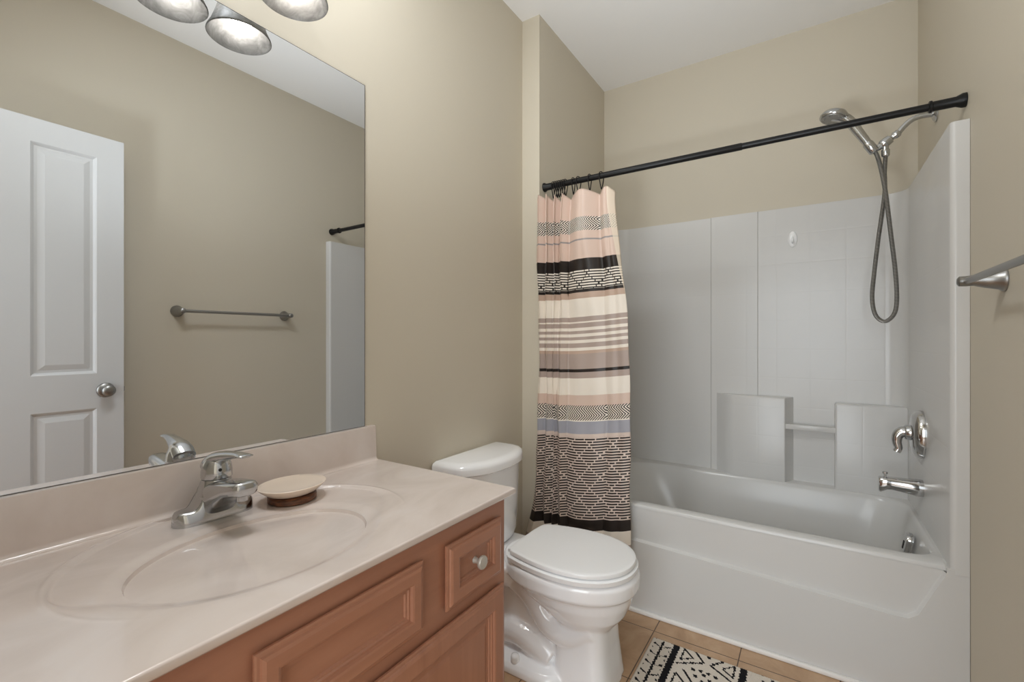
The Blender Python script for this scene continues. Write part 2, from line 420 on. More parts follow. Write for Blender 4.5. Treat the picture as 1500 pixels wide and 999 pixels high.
bm = bmesh.new(); box(bm, 1.096, 1.309, 2.690, 2.710, 0.722, 0.748, bev=0.004)
obj('grab_bar', bm, M['fiberglass'], tub, smooth=40)
bm = bmesh.new(); mt = align((1.5265, 2.33, 0.379), (-1, 0, 0.18))
sq = sup(0, 0, 0.036, 0.042, 3.2, 40)
def ringm(s, h): return [mt @ Vector((y*s, x*s, h)) for x, y in sq]
loft(bm, [ringm(1.0, -0.006), ringm(1.0, 0.008), ringm(0.92, 0.014), ringm(0.55, 0.015)])
ov = obj('overflow_plate', bm, M['bright_chrome'], tub, smooth=40); ov['label'] = 'chrome overflow plate with dark slot'
bm = bmesh.new(); box(bm, -0.022, 0.008, -0.007, 0.007, 0.012, 0.0165); bmesh.ops.transform(bm, matrix=mt, verts=bm.verts[:])
obj('overflow_slot', bm, M['dark'], ov)
bm = bmesh.new(); lathe(bm, [(0.036, 0.0), (0.036, 0.003), (0.028, 0.006), (0.012, 0.006)], 32, Matrix.Translation((1.30, 2.34, 0.089)))
obj('tub_drain', bm, M['bright_chrome'], tub, smooth=40)

# ------------------------------------------------------------------ shower fittings
sp_ = thing('tub_spout', 'chrome tub spout with a pull-up diverter below the valve handle', 'tub spout')
bm = bmesh.new(); YP = 2.375
def yz_ring(x, cz, hy, hz, n=3.0, N_=28): return [(x, YP + a, cz + b) for a, b in sup(0, 0, hy, hz, n, N_)]
loft(bm, [yz_ring(1.5752, 0.592, 0.031, 0.033, 2.2), yz_ring(1.555, 0.592, 0.031, 0.033, 2.2), yz_ring(1.53, 0.593, 0.027, 0.029, 2.4), yz_ring(1.48, 0.596, 0.024, 0.025, 2.8),
          yz_ring(1.465, 0.595, 0.023, 0.0245, 3.2), yz_ring(1.444, 0.588, 0.023, 0.031, 3.4), yz_ring(1.439, 0.588, 0.020, 0.028, 3.4)])
obj('spout_body', bm, M['bright_chrome'], sp_, smooth=45)
bm = bmesh.new(); lathe(bm, [(0.004, 0.612), (0.004, 0.630), (0.009, 0.632), (0.009, 0.639), (0.004, 0.641)], 14, Matrix.Translation((1.460, YP, 0)))
obj('diverter_knob', bm, M['bright_chrome'], sp_, smooth=45)
vl = thing('shower_valve', 'chrome oval shower valve with curved lever handle on the surround', 'shower valve')
bm = bmesh.new()
def plate_ring(x, s): return [(x, 2.375 + a, 0.802 + b) for a, b in sup(0, 0, 0.074*s, 0.094*s, 2.0, 40)]
loft(bm, [plate_ring(1.5752, 1.0), plate_ring(1.569, 1.0), plate_ring(1.555, 0.96), plate_ring(1.543, 0.80), plate_ring(1.537, 0.45)])
obj('escutcheon', bm, M['bright_chrome'], vl, smooth=50)
bm = bmesh.new(); lathe(bm, [(0.030, 0.0), (0.030, 0.022), (0.026, 0.026)], 28, align((1.545, 2.375, 0.806), (-1, 0, 0)))
obj('valve_collar', bm, M['chrome'], vl, smooth=45)
bm = bmesh.new(); P = cr([(1.530, 2.375, 0.806), (1.513, 2.375, 0.806), (1.499, 2.373, 0.791), (1.496, 2.371, 0.766), (1.501, 2.370, 0.742), (1.495, 2.370, 0.727)], 6)
n_ = len(P); tube(bm, P, [0.024 - 0.011*min(1, i/(n_*0.8)) for i in range(n_)], 16)
obj('lever_handle', bm, M['bright_chrome'], vl, smooth=60)

sh = thing('hand_shower', 'chrome hand shower on its arm with a long looped metal hose', 'shower head')
YA = 2.40
bm = bmesh.new(); lathe(bm, [(0.031, 0.0), (0.031, 0.004), (0.024, 0.010), (0.014, 0.014)], 28, align((RW-0.0005, YA, 2.055), (-1, 0, 0)))
obj('wall_flange', bm, M['chrome'], sh, smooth=45)
bm = bmesh.new(); P = cr([(RW-0.004, YA, 2.055), (1.575, YA, 2.058), (1.545, YA, 2.050), (1.520, YA, 2.028), (1.505, YA, 2.008)], 6); tube(bm, P, 0.0105, 14)
obj('shower_arm', bm, M['chrome'], sh, smooth=60)
bm = bmesh.new(); d_ = Vector((-1, 0, -0.72)).normalized()
lathe(bm, [(0.012, 0.0), (0.015, 0.004), (0.015, 0.018), (0.011, 0.022), (0.011, 0.030), (0.017, 0.034), (0.019, 0.050), (0.019, 0.066), (0.014, 0.072)], 20, align((1.507, YA, 2.010), d_))
lathe(bm, [(0.011, 0.0), (0.011, 0.02), (0.0145, 0.022), (0.0145, 0.045), (0.010, 0.05)], 18, align((1.464, YA, 1.970), (0, 0, -1)))
obj('swivel_joint', bm, M['chrome'], sh, smooth=45)
bm = bmesh.new(); tube(bm, [(1.463, YA, 1.977), (1.44, YA, 1.962), (1.418, YA, 1.955)], [0.015, 0.012, 0.014], 14)
lathe(bm, [(0.015, -0.024), (0.019, -0.020), (0.019, 0.020), (0.017, 0.026)], 20, align((1.418, YA, 1.968), (-0.52, 0, 0.85)))
obj('holder_bracket', bm, M['chrome'], sh, smooth=45)
bm = bmesh.new(); P = cr([(1.428, YA, 1.945), (1.405, YA, 1.990), (1.375, YA, 2.045), (1.350, YA, 2.090), (1.322, YA, 2.120), (1.290, YA, 2.134)], 7)
n_ = len(P); tube(bm, P, [0.0120 + 0.005*abs(math.sin(PI*i/(n_-1))) + 0.010*(i/(n_-1))**2 for i in range(n_)], 18)
obj('spray_handle', bm, M['chrome'], sh, smooth=60)
bm = bmesh.new(); hd = align((1.292, YA-0.004, 2.128), (-0.20, -0.12, -1))
lathe(bm, [(0.010, -0.026), (0.028, -0.024), (0.045, -0.014), (0.052, -0.002), (0.053, 0.006), (0.049, 0.011)], 36, hd)
hdo = obj('spray_head', bm, M['chrome'], sh, smooth=50)
bm = bmesh.new(); lathe(bm, [(0.046, 0.010), (0.045, 0.0135), (0.02, 0.015)], 36, hd)
for k in range(12):
    a = 2*PI*k/12; lathe(bm, [(0.003, 0.012), (0.003, 0.0165)], 8, hd @ Matrix.Translation((0.034*math.cos(a), 0.034*math.sin(a), 0)))
obj('nozzle_face', bm, M['nickel'], hdo, smooth=40)
bm = bmesh.new()
P = cr([(1.464, YA, 1.925), (1.461, YA, 1.86), (1.462, YA+0.002, 1.78), (1.452, YA+0.004, 1.68), (1.441, YA+0.004, 1.585), (1.427, YA+0.002, 1.44), (1.421, YA, 1.345),
        (1.432, YA, 1.275), (1.461, YA-0.002, 1.248), (1.491, YA-0.004, 1.278), (1.499, YA-0.006, 1.345), (1.493, YA-0.010, 1.46), (1.481, YA-0.012, 1.585),
        (1.472, YA-0.013, 1.68), (1.462, YA-0.012, 1.78), (1.449, YA-0.008, 1.87), (1.438, YA-0.004, 1.925), (1.430, YA, 1.950)], 10)
tube(bm, P, 0.0078, 12)
obj('shower_hose', bm, M['hose'], sh, smooth=80)
# small hook on the back of the surround
hk = thing('adhesive_hook', 'small clear white oval hook on the back of the surround', 'hook')
bm = bmesh.new()
def hook_ring(y, s): return [(1.130 + a*s, y, 1.688 + b*s) for a, b in sup(0, 0, 0.020, 0.040, 2.0, 28)]
loft(bm, [hook_ring(2.7495, 1.0), hook_ring(2.745, 1.0), hook_ring(2.742, 0.85)])
obj('hook_pad', bm, M['seat'], hk, smooth=50)
bm = bmesh.new(); tube(bm, cr([(1.130, 2.744, 1.70), (1.130, 2.735, 1.680), (1.130, 2.728, 1.668), (1.130, 2.722, 1.675), (1.130, 2.721, 1.684)], 5), 0.0045, 10)
obj('hook_arm', bm, M['seat'], hk, smooth=60)

# ------------------------------------------------------------------ curtain rod, rings, curtain
RY, RZ = 1.992, 1.930
rod = thing('curtain_rod', 'black tension rod spanning the alcove above the tub', 'curtain rod')
def rod_part(name, prof):
    bm = bmesh.new(); lathe(bm, prof, 28, align((0, RY, RZ), (1, 0, 0))); return obj(name, bm, M['black'], rod, smooth=40)
rod_part('outer_tube', [(0.0138, 0.11), (0.0138, 0.982), (0.0120, 0.985)])
rod_part('inner_tube', [(0.0122, 0.970), (0.0122, 1.545)])
rod_part('end_cap', [(0.022, 0.0985), (0.022, 0.104), (0.0165, 0.112), (0.0165, 0.140), (0.014, 0.144)])
rod_part('end_cap', [(0.0155, 1.530), (0.019, 1.532), (0.019, 1.538), (0.0155, 1.540), (0.0155, 1.595), (0.022, 1.610), (0.022, 1.6195)])

# cloth plan: valleys between folds (x at mid height), amplitude of each fold
ZT, ZBOT = 1.868, 0.215
val_mid = [0.103, 0.144, 0.186, 0.210, 0.263, 0.452, 0.554]
val_top = [0.094, 0.139, 0.167, 0.196, 0.250, 0.396, 0.470]
val_bot = [0.092, 0.134, 0.182, 0.206, 0.260, 0.445, 0.566]
amp_mid = [0.030, 0.028, 0.022, 0.030, 0.018, 0.008]
amp_top = [0.034, 0.040, 0.036, 0.046, 0.060, 0.030]
amp_bot = [0.036, 0.032, 0.026, 0.034, 0.026, 0.016]
def lerp3(a, b, c, t):   # t: 0 top, 1 bottom
    if t < 0.45:
        k = t/0.45; k = k*k*(3-2*k); return a + (b-a)*k
    k = (t-0.45)/0.55; k = k**1.6; return b + (c-b)*k
NF = len(amp_mid); PER = 36; ROWS = 150
def cloth(i, tt, t):
    """point on fold i, fraction tt along it, height fraction t"""
    x0 = lerp3(val_top[i], val_mid[i], val_bot[i], t); x1 = lerp3(val_top[i+1], val_mid[i+1], val_bot[i+1], t)
    A = lerp3(amp_top[i], amp_mid[i], amp_bot[i], t)
    z = ZT + (ZBOT - ZT)*t
    # hangs from the rod, then in front of the tub
    y_top = 1.932 + 0.056*ss(0.5, 3.2, i + tt)
    yb = y_top + (1.928 - y_top)*min(1, (t/0.42))**0.8 - 0.012*max(0, (t-0.42))
    s = math.sin(PI*tt)
    lean = 0.25*math.sin(2*PI*tt)*A
    x = x0 + (x1-x0)*tt + lean
    y = yb - A*(s**0.75)
    if i >= 4: y -= 0.006*math.sin(3*PI*tt)*s*(1 - 0.5*t)
    wob = 0.004*math.sin(7.0*z + i*1.7) + 0.0025*math.sin(19*z + i*2.3 + tt*3)
    y += wob*min(1, t*5); x += 0.5*wob*min(1, t*5)
    if i == 0 and t > 0.80: x -= 0.05*((t-0.80)/0.2)**1.5*(1-tt); y -= 0.02*((t-0.8)/0.2)*(1-tt)
    if x > 0.27: z += 0.055*((x-0.27)/0.30)**1.4*t
    if t < 0.06:   # scalloped top edge between the rings
        z -= 0.024*(1-t/0.06)*(1-s)**1.5*(1 if i > 0 else 0.6)
    return Vector((x, y, z))
bm = bmesh.new(); uvl = bm.loops.layers.uv.new('UVMap')
cols = [(i, k/PER) for i in range(NF) for k in range(PER)] + [(NF-1, 1.0)]
# cloth length along the width, measured at mid height
L_ = [0.0]; pm = cloth(*cols[0], 0.5)
for c in cols[1:]:
    p = cloth(*c, 0.5); L_.append(L_[-1] + (p-pm).length); pm = p
hem_len.outputs[0].default_value = L_[-1]
G = [[bm.verts.new(cloth(i, tt, r/ROWS)) for (i, tt) in cols] for r in range(ROWS+1)]
for r in range(ROWS):
    for c in range(len(cols)-1):
        f = bm.faces.new((G[r][c], G[r][c+1], G[r+1][c+1], G[r+1][c]))
        for l, (rr, cc_) in zip(f.loops, ((r, c), (r, c+1), (r+1, c+1), (r+1, c))):
            l[uvl].uv = (L_[cc_], ZT + (ZBOT-ZT)*rr/ROWS)
cur = obj('shower_curtain', bm, M['curtain'], None, smooth=180)
so = cur.modifiers.new('thickness', 'SOLIDIFY'); so.thickness = 0.0012; so.offset = 0
tag(cur, 'gathered shower curtain with pink, cream, taupe and black printed bands', 'shower curtain')
# rings
ring_x = [0.150, 0.161, 0.172, 0.183, 0.194, 0.205, 0.217, 0.258, 0.285, 0.342, 0.400]
ords = ['nearest the left end of the rod', 'second from the left end of the rod', 'third from the left end of the rod', 'fourth from the left end of the rod', 'fifth from the left end of the rod',
        'sixth from the left end of the rod', 'last of the tight cluster at the left end of the rod', 'first standing free of the cluster', 'fourth from the free right end of the row',
        'second from the right of the row', 'rightmost of the row at the curtain edge']
ords[8] = 'third from the right of the row'
def ring_bm():
    bm = bmesh.new(); pts = []
    for i in range(28):
        t = 2*PI*i/28; r = 0.0195
        x_, z_ = r*math.cos(t), r*math.sin(t)
        if z_ < 0: z_ *= 3.1; x_ *= (1 - 0.62*(-z_/(r*3.1))**1.2)
        pts.append((0, x_, z_))
    return tube(bm, pts, 0.0024, 8, closed=True)
ring0 = None
for x_, lab in zip(ring_x, ords):
    if ring0 is None: o = ring0 = obj('curtain_ring', ring_bm(), M['black'], None, smooth=60)
    else: o = ring0.copy(); COL.objects.link(o)
    o.location = (x_, RY, RZ - 0.001); o.rotation_euler = (0, 0, random.uniform(-0.25, 0.25) if x_ > 0.23 else random.uniform(-0.08, 0.08))
    tag(o, 'black curtain ring, ' + lab, 'curtain ring', 'curtain rings on the black rod')

# ------------------------------------------------------------------ vanity cabinet
CZ = 0.781       # counter top height
VY0, VY1 = 0.012, 1.003
van = thing('vanity_cabinet', 'reddish brown wooden vanity cabinet with raised panel fronts', 'cabinet')
bm = bmesh.new()
box(bm, 0.511, 0.530, VY0, VY1, 0.10, 0.7635); box(bm, 0.004, 0.511, VY0, VY0+0.018, 0.10, 0.7635); box(bm, 0.004, 0.511, VY1-0.018, VY1, 0.10, 0.7635)
box(bm, 0.004, 0.016, VY0+0.018, VY1-0.018, 0.10, 0.7635); box(bm, 0.016, 0.511, VY0+0.018, VY1-0.018, 0.10, 0.118); box(bm, 0.004, 0.46, VY0, VY1, 0.0, 0.10)
obj('cabinet_body', bm, M['wood_h'], van)
def front(y0, y1, z0, z1, fw, raised=False):
    def rc(d, x): return [(x, y0+d, z0+d), (x, y1-d, z0+d), (x, y1-d, z1-d), (x, y0+d, z1-d)]
    X0 = 0.5302
    prof = [(0.007, X0), (0.007, X0+0.0065), (0, X0+0.0065), (0, X0+0.011), (0.003, X0+0.0125), (0.007, X0+0.0130), (0.009, X0+0.0165), (0.014, X0+0.019), (fw-0.004, X0+0.019), (fw, X0+0.0175),
            (fw+0.002, X0+0.0125), (fw+0.006, X0+0.0125), (fw+0.008, X0+0.0095), (fw+0.012, X0+0.0095), (fw+0.014, X0+0.006)]
    if raised: prof += [(fw+0.022, X0+0.006), (fw+0.030, X0+0.0085)]
    return loft(bmesh.new(), [rc(d, x) for d, x in prof])
def knob(y, z, parent, name='knob'):
    bm = bmesh.new(); lathe(bm, [(0.0085, 0.0), (0.0070, 0.004), (0.0060, 0.012), (0.0085, 0.016), (0.0150, 0.019), (0.0165, 0.024), (0.0150, 0.0275), (0.008, 0.0285)], 28, align((0.5365, y, z), (1, 0, 0)))
    o = obj(name, bm, M['knob'], parent, smooth=50); o['label'] = 'round pale pewter knob'; return o
dr = obj('drawer_front', front(0.762, 0.972, 0.573, 0.717, 0.038), M['wood_h'], van); knob(0.868, 0.645, dr)
dr = obj('drawer_front', front(0.045, 0.275, 0.573, 0.717, 0.038), M['wood_h'], van); knob(0.160, 0.645, dr)
obj('false_front', front(0.347, 0.690, 0.573, 0.717, 0.036), M['wood_h'], van)
d1 = obj('cabinet_door', front(0.535, 0.984, 0.115, 0.541, 0.048, True), M['wood_v'], van); knob(0.575, 0.47, d1)
d2 = obj('cabinet_door', front(0.045, 0.500, 0.115, 0.541, 0.048, True), M['wood_v'], van); knob(0.462, 0.47, d2)

# countertop with moulded basin
top = thing('countertop', 'glossy beige cultured marble vanity top with oval moulded sink', 'countertop')
BX, BY, BA, BB = 0.320, 0.478, 0.155, 0.213      # basin centre, half axes in x and y
def top_z(x, y):
    z = CZ
    # outer ring ledge
    r2 = math.hypot((x-0.270)/0.252, (y-0.500)/0.312)
    front_fade = 1 - ss(0.24, 0.46, x)
    z -= 0.0056*(1 - ss(0.60 + 0.375*front_fade, 1.0, r2))
    z += 0.0016*math.exp(-((r2-1.012)/0.012)**2)*front_fade
    r = math.hypot((x-BX)/BA, (y-BY)/BB)
    if r < 1.16:
        z -= 0.0045*(1 - ss(1.0, 1.16, r))
    if r < 1.0:
        z -= 0.150*(1 - r**2.7)**0.92
    # front edge rounding
    d = 0.556 - x
    if d < 0.004: z -= 0.004 - math.sqrt(max(0, 0.004**2 - (0.004-d)**2))
    d = 1.02 - y
    if d < 0.005: z -= 0.005 - math.sqrt(max(0, 0.005**2 - (0.005-d)**2))
    return z
X0_, X1_, Y0_, Y1_ = 0.012, 0.556, 0.004, 1.020
def rect_hit(dx, dy):
    ts = []
    if dx > 1e-9: ts.append((X1_-BX)/dx)
    if dx < -1e-9: ts.append((X0_-BX)/dx)
    if dy > 1e-9: ts.append((Y1_-BY)/dy)
    if dy < -1e-9: ts.append((Y0_-BY)/dy)
    return min(ts)
angs = sorted([2*PI*i/520 for i in range(520)] + [math.atan2(y-BY, x-BX) % (2*PI) for x in (X0_, X1_) for y in (Y0_, Y1_)])
rad = [0.02, 0.06, 0.12] + [0.18 + 0.04*i for i in range(19)] + [0.92, 0.94, 0.955, 0.967, 0.977, 0.985, 0.991, 0.996, 1.0, 1.006, 1.014, 1.024, 1.04, 1.06, 1.08, 1.10, 1.13, 1.16]
outs = [i/112 for i in range(1, 107)] + [0.955, 0.965, 0.975, 0.982, 0.987, 0.990, 0.993, 0.9955, 0.9975, 0.999, 1.0]
bm = bmesh.new(); rings = []
for q in rad: rings.append([(BX + BA*q*math.cos(e), BY + BB*q*math.sin(e)) for e in [math.atan2(math.sin(t)/BB, math.cos(t)/BA) for t in angs]])
last = rings[-1]; rim_ = [(BX + rect_hit(math.cos(t), math.sin(t))*math.cos(t), BY + rect_hit(math.cos(t), math.sin(t))*math.sin(t)) for t in angs]
for q in outs: rings.append([(a[0]+(b[0]-a[0])*q, a[1]+(b[1]-a[1])*q) for a, b in zip(last, rim_)])
zb = CZ - 0.017
R3 = [[(x, y, top_z(x, y)) for x, y in r] for r in rings]
R3.append([(x, y, zb + 0.004) for x, y in rim_])
R3.append([(min(x, X1_-0.003), min(y, Y1_-0.002), zb) for x, y in rim_])
loft(bm, R3)
obj('sink_top', bm, M['marble'], top, smooth=60)
bm = bmesh.new()
prof = [(0.0005, zb), (0.0005, CZ+0.112), (0.016, CZ+0.112), (0.0185, CZ+0.1112), (0.0195, CZ+0.109)] + [(0.0205+0.012*(1-math.cos(t)) , CZ+0.0125-0.012*math.sin(t)) for t in [PI/2*i/6 for i in range(7)]] + [(0.0325, zb)]
rings = [[(x, y, z) for x, z in prof] for y in (0.004, 1.0055)]
rings.append([(min(x, 0.018) if z > CZ+0.013 else x - 0.0, 1.0085, z - (0.003 if z > CZ+0.1 else 0)) for x, z in prof])
loft(bm, rings)
obj('backsplash', bm, M['marble'], top, smooth=40)
zd = top_z(BX, BY)
bm = bmesh.new(); lathe(bm, [(0.024, zd-0.004), (0.024, zd+0.004), (0.020, zd+0.0065), (0.019, zd+0.0045), (0.016, zd+0.0045), (0.014, zd+0.009), (0.005, zd+0.010)], 28, Matrix.Translation((BX, BY, 0)))
o = obj('sink_drain', bm, M['bright_chrome'], top, smooth=40); o['label'] = 'chrome pop-up drain'

# faucet
FX, FY = 0.088, 0.494
zc = top_z(FX, FY) - 0.0005
fau = thing('sink_faucet', 'chrome single lever faucet on the vanity top by the sink', 'faucet')
bm = bmesh.new(); rings = []
for k in range(41):
    s = -1 + 2*k/40; yy = FY + s*0.081
    wd = 0.0300*max(0.05, (1-abs(s)**5))**0.5
    ab = abs(s)*0.081
    h = 0.030 if ab > 0.050 else 0.030 + 0.046*ss(0.050, 0.016, ab)
    if ab > 0.070: h = 0.030*(1 - 0.35*((ab-0.070)/0.011)**2)
    top_w = wd*(0.86 if ab > 0.03 else 0.80)
    rings.append([(FX-wd, yy, zc), (FX+wd, yy, zc), (FX+wd, yy, zc+0.006), (FX+wd*0.97, yy, zc+0.010), (FX+top_w*1.02, yy, zc+h*0.82), (FX+top_w*0.9, yy, zc+h*0.96), (FX+top_w*0.6, yy, zc+h),
                  (FX-top_w*0.6, yy, zc+h), (FX-top_w*0.9, yy, zc+h*0.96), (FX-top_w*1.02, yy, zc+h*0.82), (FX-wd*0.97, yy, zc+0.010), (FX-wd, yy, zc+0.006)])
loft(bm, rings)
obj('faucet_base', bm, M['chrome'], fau, smooth=50)
bm = bmesh.new()
def xr(x, z0, z1, w_, n=3.4, y=FY): return [(x, y + a, (z0+z1)/2 + b) for a, b in sup(0, 0, w_, (z1-z0)/2, n, 32)]
loft(bm, [xr(0.058, zc+0.02, zc+0.070, 0.022), xr(0.070, zc+0.012, zc+0.078, 0.030), xr(0.100, zc+0.012, zc+0.084, 0.034), xr(0.122, zc+0.018, zc+0.088, 0.033), xr(0.145, zc+0.040, zc+0.092, 0.031),
          xr(0.175, zc+0.060, zc+0.097, 0.0285), xr(0.200, zc+0.067, zc+0.100, 0.0270), xr(0.218, zc+0.071, zc+0.101, 0.0255), xr(0.228, zc+0.072, zc+0.101, 0.0225, 3.0), xr(0.232, zc+0.076, zc+0.097, 0.015, 2.4)])
obj('spout', bm, M['chrome'], fau, smooth=50)
bm = bmesh.new(); lathe(bm, [(0.0115, zc+0.060), (0.0115, zc+0.078)], 24, Matrix.Translation((0.210, FY, 0)))
obj('aerator', bm, M['chrome'], fau, smooth=40)
bm = bmesh.new(); lathe(bm, [(0.038, 0.056), (0.033, 0.074), (0.0295, 0.086), (0.0285, 0.089)], 32, Matrix.Translation((FX+0.008, FY, zc)))
obj('faucet_collar', bm, M['chrome'], fau, smooth=40)
bm = bmesh.new()
lathe(bm, [(0.0285, 0.090), (0.0305, 0.093), (0.0305, 0.106), (0.0285, 0.120), (0.0235, 0.132), (0.015, 0.139), (0.004, 0.142)], 32, Matrix.Translation((FX+0.010, FY, zc)))
P = cr([(0.076, FY, zc+0.114), (0.097, FY+0.001, zc+0.131), (0.125, FY+0.003, zc+0.140), (0.158, FY+0.006, zc+0.146), (0.188, FY+0.009, zc+0.149), (0.207, FY+0.011, zc+0.149)], 6)
n_ = len(P); fl = []
for i in range(n_):
    t = i/(n_-1); wv = 0.025 - 0.011*ss(0.1, 0.75, t) + 0.002*ss(0.75, 0.95, t); th = 0.015*(1-t)**1.2 + 0.0034
    if i == n_-1: wv *= 0.6; th *= 0.6
    fl.append((wv, th))
tube(bm, P, 1.0, 20, flat=fl)
lev = obj('lever_handle', bm, M['chrome'], fau, smooth=60)
bm = bmesh.new(); lathe(bm, [(0.0034, 0), (0.0034, 0.0015)], 14, align((FX+0.0392, FY-0.006, zc+0.112), (1, -0.25, 0.1)))
obj('index_button', bm, M['dark'], lev)

# soap dish
sd = thing('soap_dish', 'round cream soap dish on a dark wooden foot beside the faucet', 'soap dish', loc=(0.132, 0.652, 0))
zs = top_z(0.132, 0.652) - 0.0003
bm = bmesh.new(); lathe(bm, [(0.052, 0.0), (0.056, 0.003), (0.056, 0.013), (0.052, 0.0165), (0.040, 0.0165)], 48, Matrix.Translation((0, 0, zs)))
obj('foot', bm, M['dish_wood'], sd, smooth=45)
bm = bmesh.new(); lathe(bm, [(0.042, 0.0160), (0.055, 0.021), (0.068, 0.031), (0.0755, 0.0385), (0.0765, 0.0405), (0.0750, 0.0415), (0.066, 0.0390), (0.045, 0.0365), (0.015, 0.0358)], 56, Matrix.Translation((0, 0, zs)))
bmesh.ops.scale(bm, vec=(0.92, 1.06, 1), verts=bm.verts[:])
obj('plate', bm, M['cream'], sd, smooth=50)

# ------------------------------------------------------------------ mirror
mir = thing('wall_mirror', 'large frameless mirror resting on the backsplash', 'mirror')
bm = bmesh.new(); bm.faces.new([bm.verts.new(p) for p in ((0.0052, 0.006, 0.8945), (0.0052, 0.9735, 0.8945), (0.0052, 0.9735, 1.9935), (0.0052, 0.006, 1.9935))])
obj('mirror_glass', bm, M['mirror'], mir)
obj('mirror_edge', Box(0.0004, 0.0050, 0.004, 0.9755, 0.8938, 1.995), M['mirror_edge'], mir)

# ------------------------------------------------------------------ vanity light
vl_ = thing('vanity_light', 'three-light vanity fixture with alabaster glass shades above the mirror', 'wall light')
bm = bmesh.new(); box(bm, 0.0005, 0.022, 0.24, 0.735, 2.18, 2.29, bev=0.006)
obj('back_plate', bm, M['nickel'], vl_, smooth=40)
LX, RIM = 0.137, 2.02
for yy in (0.322, 0.487, 0.652):
    bm = bmesh.new(); tube(bm, cr([(0.018, yy, 2.235), (0.07, yy, 2.255), (0.115, yy, 2.245), (LX, yy, 2.205)], 6), 0.008, 12)
    obj('arm', bm, M['nickel'], vl_, smooth=60)
    bm = bmesh.new(); lathe(bm, [(0.012, 2.215), (0.026, 2.205), (0.030, 2.190), (0.030, 2.160), (0.026, 2.152)], 28, Matrix.Translation((LX, yy, 0)))
    obj('socket_cup', bm, M['nickel'], vl_, smooth=45)
    bm = bmesh.new(); prof = [(0.031, 2.168), (0.036, 2.150), (0.046, 2.115), (0.058, 2.075), (0.070, 2.040), (0.0790, 2.022), (0.0800, 2.018), (0.0785, 2.0165), (0.0755, 2.020), (0.0665, 2.040), (0.0545, 2.075), (0.0425, 2.115), (0.0325, 2.150), (0.0275, 2.168)]
    lathe(bm, prof, 48, Matrix.Translation((LX, yy, 0)), False, False)
    o = obj('lamp_shade', bm, M['shade'], vl_, smooth=60); o['label'] = 'swirled alabaster glass bell shade'
    bm = bmesh.new(); lathe(bm, [(0.012, 2.160), (0.016, 2.140), (0.026, 2.112), (0.032, 2.085), (0.031, 2.065), (0.024, 2.046), (0.012, 2.037), (0.003, 2.035)], 28, Matrix.Translation((LX, yy, 0)))
    o = obj('light_bulb', bm, M['bulb'], vl_, smooth=70); o['label'] = 'lit white bulb'

# ------------------------------------------------------------------ towel bar
tb = thing('towel_bar', 'dark satin nickel towel bar on the right wall', 'towel bar')
TX, TZ = 1.549, 1.325
for yy in (1.055, 1.645):
    bm = bmesh.new()
    sg = 1 if yy > 1.3 else -1
    def er(x, s, cz=TZ, dy=0.0): return [(x, yy + dy + a, cz + b) for a, b in sup(0, 0, s[0], s[1], 2.0, 28)]
    loft(bm, [er(RW-0.0005, (0.030, 0.030)), er(RW-0.006, (0.030, 0.030)), er(RW-0.010, (0.026, 0.026)), er(1.585, (0.021, 0.020)), er(1.562, (0.015, 0.014), TZ+0.001), er(1.548, (0.0135, 0.0135)), er(1.535, (0.013, 0.013)), er(1.531, (0.008, 0.008))])
    obj('post', bm, M['nickel'], tb, smooth=45)
bm = bmesh.new(); tube(bm, [(TX, 1.045, TZ), (TX, 1.655, TZ)], 0.0085, 18)
obj('rail', bm, M['nickel'], tb, smooth=45)

# ------------------------------------------------------------------ toilet
toi = thing('toilet', 'white two-piece toilet with closed lid between vanity and tub', 'toilet')
TY = 1.492
def dring(z, y0, y1, xb, xf, rise, N_=24, rc=0.02):
    """D-shaped plan: straight back at xb, bowed front reaching xf in the middle"""
    pts = [(xb, y1-0.006, z), (xb, (y0+y1)/2, z), (xb, y0+0.006, z), (xb+0.006, y0, z)]
    yc, hw = (y0+y1)/2, (y1-y0)/2
    for k in range(N_+1):
        s = -1 + 2*k/N_
        pts.append((xb + (xf-xb)*(1-rise*abs(s)**2.6) - 0.012*max(0, (abs(s)-0.92)/0.08)**2, yc + s*hw, z))
    pts.append((xb+0.006, y1, z))
    return pts
bm = bmesh.new()
loft(bm, [dring(0.352, TY-0.150, TY+0.150, 0.040, 0.165, 0.28), dring(0.362, TY-0.172, TY+0.172, 0.028, 0.182, 0.28), dring(0.385, TY-0.180, TY+0.180, 0.024, 0.190, 0.30),
          dring(0.50, TY-0.190, TY+0.190, 0.020, 0.198, 0.34), dring(0.674, TY-0.200, TY+0.200, 0.016, 0.204, 0.36)])
obj('tank', bm, M['china'], toi, smooth=35)
bm = bmesh.new()
loft(bm, [dring(0.668, TY-0.207, TY+0.207, 0.010, 0.213, 0.36), dring(0.674, TY-0.214, TY+0.214, 0.007, 0.220, 0.36), dring(0.694, TY-0.214, TY+0.214, 0.007, 0.220, 0.36), dring(0.703, TY-0.211, TY+0.211, 0.009, 0.217, 0.36),
          dring(0.712, TY-0.200, TY+0.200, 0.016, 0.204, 0.37), dring(0.716, TY-0.180, TY+0.180, 0.03, 0.184, 0.38)])
obj('tank_lid', bm, M['china'], toi, smooth=40)
